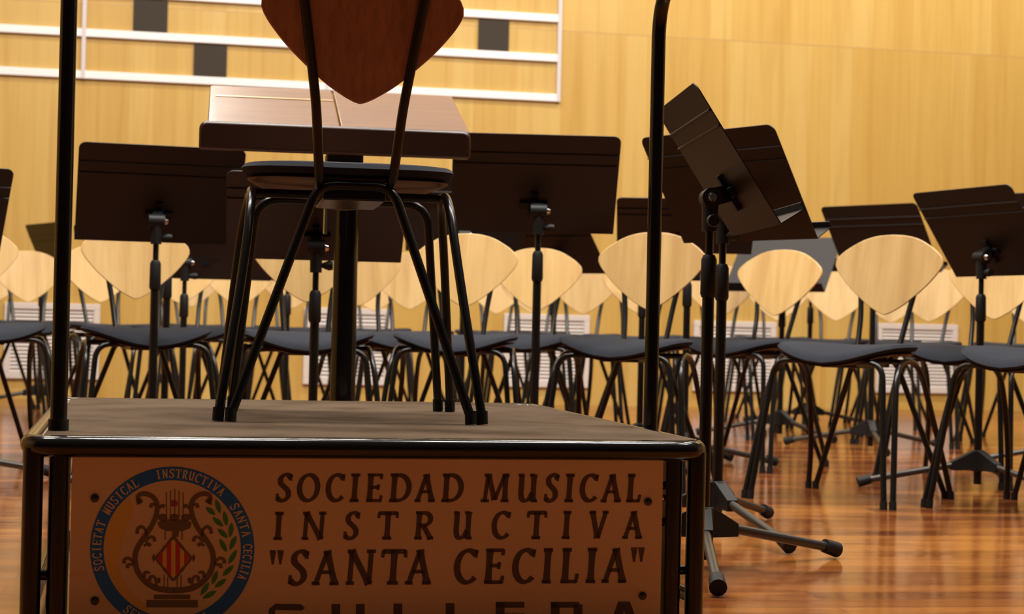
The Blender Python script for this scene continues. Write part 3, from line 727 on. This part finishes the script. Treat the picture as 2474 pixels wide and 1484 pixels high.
# ------------------------------------------------------------------ music stands
def round_desk(W, H, rt=0.022):
    w, h = W / 2, H / 2; pts = [(-w, -h), (w, -h)]
    for k in range(7):
        a = math.radians(90 * k / 6); pts.append((w - rt + rt * math.cos(a), h - rt + rt * math.sin(a)))
    for k in range(7):
        a = math.radians(90 + 90 * k / 6); pts.append((-w + rt + rt * math.cos(a), h - rt + rt * math.sin(a)))
    return pts
def make_stand(label, X, Y, Z, th, tilt, pole_px=None, pole_y=None, legs=(30, 150, 270), W=0.5, H=0.34, group='black orchestra music stands'):
    th = math.radians(th); tl = math.radians(tilt)
    a = Vector((math.cos(th), math.sin(th), 0)); n = Vector((math.sin(th), -math.cos(th), 0))
    u = n * math.sin(tl) + Vector((0, 0, math.cos(tl))); back = (n * math.cos(tl) - Vector((0, 0, math.sin(tl))))  # outward normal of the back
    C0 = Vector((X, Y, Z))
    py = pole_y if pole_y else Y + n.y * 0.055
    pxx = x_at(pole_px, py, 0.6) if pole_px is not None else X + n.x * 0.055
    base = Vector((pxx, py, 0))
    t = empty('music_stand', base, 0, label, 'music stand', group)
    c = C0 - base
    mb = MB(); mb.prism(round_desk(W, H), c, a, u, -0.0012, 0.0012)
    for q in (0.19, 0.30):
        z = H / 2 - q * H; p = c + u * z
        mb.obox(p + back * 0.003, a, u, back, W / 2 - 0.001, 0.0035, 0.0022, 1.0, 0.4)
    dk = mb.build('desk', M_stand, t, smooth=False)
    # ledge along the lower edge, towards the player
    mb = MB(); lo = c - u * (H / 2)
    mb.prism([(-W / 2, 0), (W / 2, 0), (W / 2, 0.058), (-W / 2, 0.058)], lo, a, -back, -0.0012, 0.0012)
    mb.prism([(-W / 2, 0), (W / 2, 0), (W / 2, 0.016), (-W / 2, 0.016)], lo - back * 0.058, a, u, -0.0012, 0.0012)
    mb.build('ledge', M_stand, dk, smooth=False)
    # bracket and tilt joint
    piv = Vector((0, 0, c.z - 0.085)); att = c - u * 0.07 + back * 0.008
    mb = MB(); mb.obox(att, a, u, back, 0.042, 0.012, 0.007); mb.obox(att, a, u, back, 0.012, 0.045, 0.006)
    mb.build('desk_bracket', M_plastic, t, bevel=0.002)
    mb = MB(); dv = (piv - att).normalized(); mb.obox((att + piv) / 2, a, dv.cross(a).normalized(), dv, 0.015, 0.019, (piv - att).length / 2); mb.tube([piv - a * 0.024, piv + a * 0.024], 0.021, 16); mb.build('tilt_joint', M_plastic, t)
    mb = MB(); mb.tube([piv + a * 0.024, piv + a * 0.034], [0.012, 0.008], 12); mb.build('joint_bolt', M_chrome, t)
    mb = MB(); kp = piv + a * 0.015 - Vector((0, 0, 0.05)); mb.tube([kp, kp + a * 0.02, kp + a * 0.032], [0.006, 0.014, 0.012], 12); mb.build('clamp_knob', M_plastic, t)
    mb = MB(); mb.tube([(0, 0, c.z - 0.155), (0, 0, c.z - 0.095)], [0.0165, 0.0175], 14); mb.build('head_sleeve', M_plastic, t)
    top = c.z - 0.10; col = c.z - 0.245
    mb = MB(); mb.tube([(0, 0, 0.30), (0, 0, top)], 0.0088, 12); mb.build('upper_pole', M_tube, t)
    mb = MB(); mb.tube([(0, 0, col - 0.05), (0, 0, col - 0.042), (0, 0, col + 0.03), (0, 0, col + 0.04)], [0.0145, 0.0175, 0.0165, 0.012], 14); mb.build('height_clutch', M_plastic, t)
    mb = MB(); mb.tube([(0, 0, 0.02), (0, 0, col - 0.03)], 0.0128, 14); mb.build('lower_pole', M_tube, t)
    mb = MB(); mb.tube([(0, 0, 0.062), (0, 0, 0.130)], 0.021, 14)
    dirs = [Vector((math.cos(math.radians(q)), math.sin(math.radians(q)), 0)) for q in legs]
    for d in dirs:
        s = Vector((0, 0, 1)).cross(d)
        mb.add([d * 0.012 + s * 0.015 + Vector((0, 0, 0.132)), d * 0.012 - s * 0.015 + Vector((0, 0, 0.132)),
                d * 0.088 - s * 0.014 + Vector((0, 0, 0.092)), d * 0.088 + s * 0.014 + Vector((0, 0, 0.092)),
                d * 0.012 + s * 0.015 + Vector((0, 0, 0.066)), d * 0.012 - s * 0.015 + Vector((0, 0, 0.066)),
                d * 0.088 - s * 0.014 + Vector((0, 0, 0.064)), d * 0.088 + s * 0.014 + Vector((0, 0, 0.064))],
               [(0, 1, 2, 3), (7, 6, 5, 4), (0, 4, 5, 1), (1, 5, 6, 2), (2, 6, 7, 3), (3, 7, 4, 0)])
    mb.build('tripod_hub', M_plastic, t, smooth=False, bevel=0.002)
    for d in dirs:
        mb = MB(); mb.tube([d * 0.06 + Vector((0, 0, 0.085)), d * 0.385 + Vector((0, 0, 0.022))], 0.0105, 12); lg = mb.build('leg', M_leg, t)
        mb = MB(); mb.tube([d * 0.352 + Vector((0, 0, 0.030)), d * 0.392 + Vector((0, 0, 0.0185))], [0.0155, 0.0175], 12); mb.build('foot_cap', M_cap, lg)
    return t

make_stand('wide black stand with dark desk at left, just behind the left post', -1.094, 5.357, 0.882, 16.4, 32.8, 374, legs=(0, 120, 240))
make_stand('stand whose dark desk shows between podium chair legs, left of lectern column', -0.556, 4.882, 0.793, 8.2, 47.6, 762, legs=(30, 150, 270))
make_stand('wide dark stand right of the lectern, above the large rounded backrest', 0.059, 5.239, 0.931, 2.3, 34.9, 1297, legs=(0, 120, 240))
make_stand('low-set stand behind the right post, left of the tilted desks', 0.625, 6.348, 0.879, -4.3, 57.6, 1660, legs=(24, 144, 264))
make_stand('second nearest stand, broad tilted desk partly behind the steep narrow one', 0.541, 4.456, 0.872, -52.1, 31.9, 1744, 4.30, legs=(63, 176, -72), W=0.48, H=0.318)
make_stand('nearest stand, its steep brown desk seen edgewise right of the right post', 0.436, 3.801, 0.867, -85.9, 33, 1712, 3.67, legs=(34, 154, -92))
make_stand('stand behind the large right chair, desk left of the rightmost big desk', 1.577, 7.494, 0.911, -47.9, 34.1, 2109, legs=(28, 148, 268))
make_stand('big tilted dark stand at the right edge before the brown chair', 1.541, 5.726, 0.844, -65.9, 35.2, 2370, 5.67, legs=(182, 62, -58))
make_stand('stand glimpsed behind the podium chair, right of the wall sliver by its leg', -0.189 * 1.07, 7.22, 0.955, 1.3, 30, 1119, legs=(15, 135, 255))
make_stand('small low stand desk with round knob behind the wide stand right of lectern', 0.150, 7.5, 0.845, -28, 50, 1338, legs=(30, 150, 270), W=0.46)
make_stand('stand turned to face us with a grey lit desk at right', 1.262, 8.139, 0.816, 149.3, 40.3, 1890, legs=(60, 180, 300))
make_stand('far left stand with a sloping brown desk, left of the left post', -2.505, 9.444, 0.841, -54.7, 24, 100, legs=(90, 210, 330))
make_stand('stand with thin pole left of the podium chair, desk hidden behind wide left stand', x_at(500, 6.72), 6.72, 0.80, 14, 33, 445, legs=(0, 120, 240))
make_stand('stand whose pole stands between two left backrests, desk behind the wide left stand', x_at(400, 6.16), 6.16, 0.865, 12, 33, 403, legs=(30, 150, 270))
make_stand('thin far stand pole seen between the left podium chair legs', x_at(700, 7.55), 7.55, 0.82, 4, 33, 694, legs=(60, 180, 300))
make_stand('stand whose pole shows just left of the right post', x_at(1590, 6.87), 6.87, 0.84, -15, 33, 1552, legs=(90, 210, 330), W=0.3)
make_stand('stand with a thick pole beneath the grey lit desk', x_at(1935, 9.2), 9.2, 0.84, -30, 33, 1958, legs=(20, 140, 260), W=0.4)
make_stand('stand cut off by the left picture edge', x_at(-196, 5.22), 5.22, 0.80, 30, 33, -180, legs=(30, 150, 270))
make_stand('stand at the upper right corner, desk mostly beyond the picture edge', x_at(2604, 6.72), 6.72, 0.92, -35, 33, 2590, legs=(60, 180, 300))

# ------------------------------------------------------------------ conductor's lectern
LD = 4.25
lx, ly = x_at(838, LD + 0.1, 0.8), LD + 0.1
lect = empty('lectern', (lx, ly, 0), math.radians(9.5), "conductor's wooden lectern with broad sloping desk on a black column", 'lectern')
mb = MB(); mb.tube([(0, 0, 0.0), (0, 0, 0.52), (0, 0, 0.815)], [0.033, 0.031, 0.029], 20); mb.build('column', M_rail, lect)
mb = MB(); mb.tube([(0, 0, 0), (0, 0, 0.012), (0, 0, 0.02)], [0.14, 0.14, 0.13], 32); mb.build('base_plate', M_rail, lect)
mb = MB(); mb.tube([(0, 0, 0.70), (0, 0, 0.90)], 0.022, 16); mb.build('inner_column', M_rail, lect)
mb = MB(); mb.tube([(-0.03, -0.03, 0.793), (-0.055, -0.035, 0.793), (-0.055, -0.035, 0.72)], [0.007, 0.006, 0.005], 8); mb.build('height_lever', M_chrome, lect)
mb = MB(); mb.box((-0.055, -0.05, 0.878), (0.035, 0.05, 0.925)); mb.build('desk_mount', M_plastic, lect, bevel=0.006)
tilt = math.radians(20.5)
ax = Vector((1, 0, 0)); ay = Vector((0, math.cos(tilt), math.sin(tilt))); az = ax.cross(ay)
o = Vector((-0.031, -0.15, 0.955))
def rrect(w, y0, y1, r, r2=None):
    pts = []
    r2 = r2 or r
    for cx, cy, a0, q in ((w - r, y0 + r, 270, r), (w - r2, y1 - r2, 0, r2), (-w + r2, y1 - r2, 90, r2), (-w + r, y0 + r, 180, r)):
        for k in range(6):
            a_ = math.radians(a0 + 90 * k / 5); pts.append((cx + q * math.cos(a_), cy + q * math.sin(a_)))
    return pts
mb = MB(); mb.prism([(x - 0.159, y) for x, y in rrect(0.157, 0.0, 0.39, 0.012)], o, ax, ay, 0, 0.018); dsk = mb.build('desk_panel', M_desk, lect, bevel=0.003)
mb = MB(); mb.prism([(x + 0.159, y) for x, y in rrect(0.157, 0.0, 0.39, 0.012)], o, ax, ay, 0, 0.018); mb.build('desk_panel', M_desk, lect, bevel=0.003)
mb = MB(); mb.prism([(-0.30, 0.268), (-0.004, 0.268), (-0.004, 0.278), (-0.30, 0.278)], o, ax, ay, 0.0175, 0.0195); mb.build('inlay_strip', M_brass, dsk)
mb = MB(); mb.prism(rrect(0.325, -0.046, 0.022, 0.008, 0.020), o + Vector((-0.010, -0.005, -0.004)), ax, Vector((0, 0, 1)), 0, 0.03); mb.build('front_ledge', M_deskedge, lect, bevel=0.008)
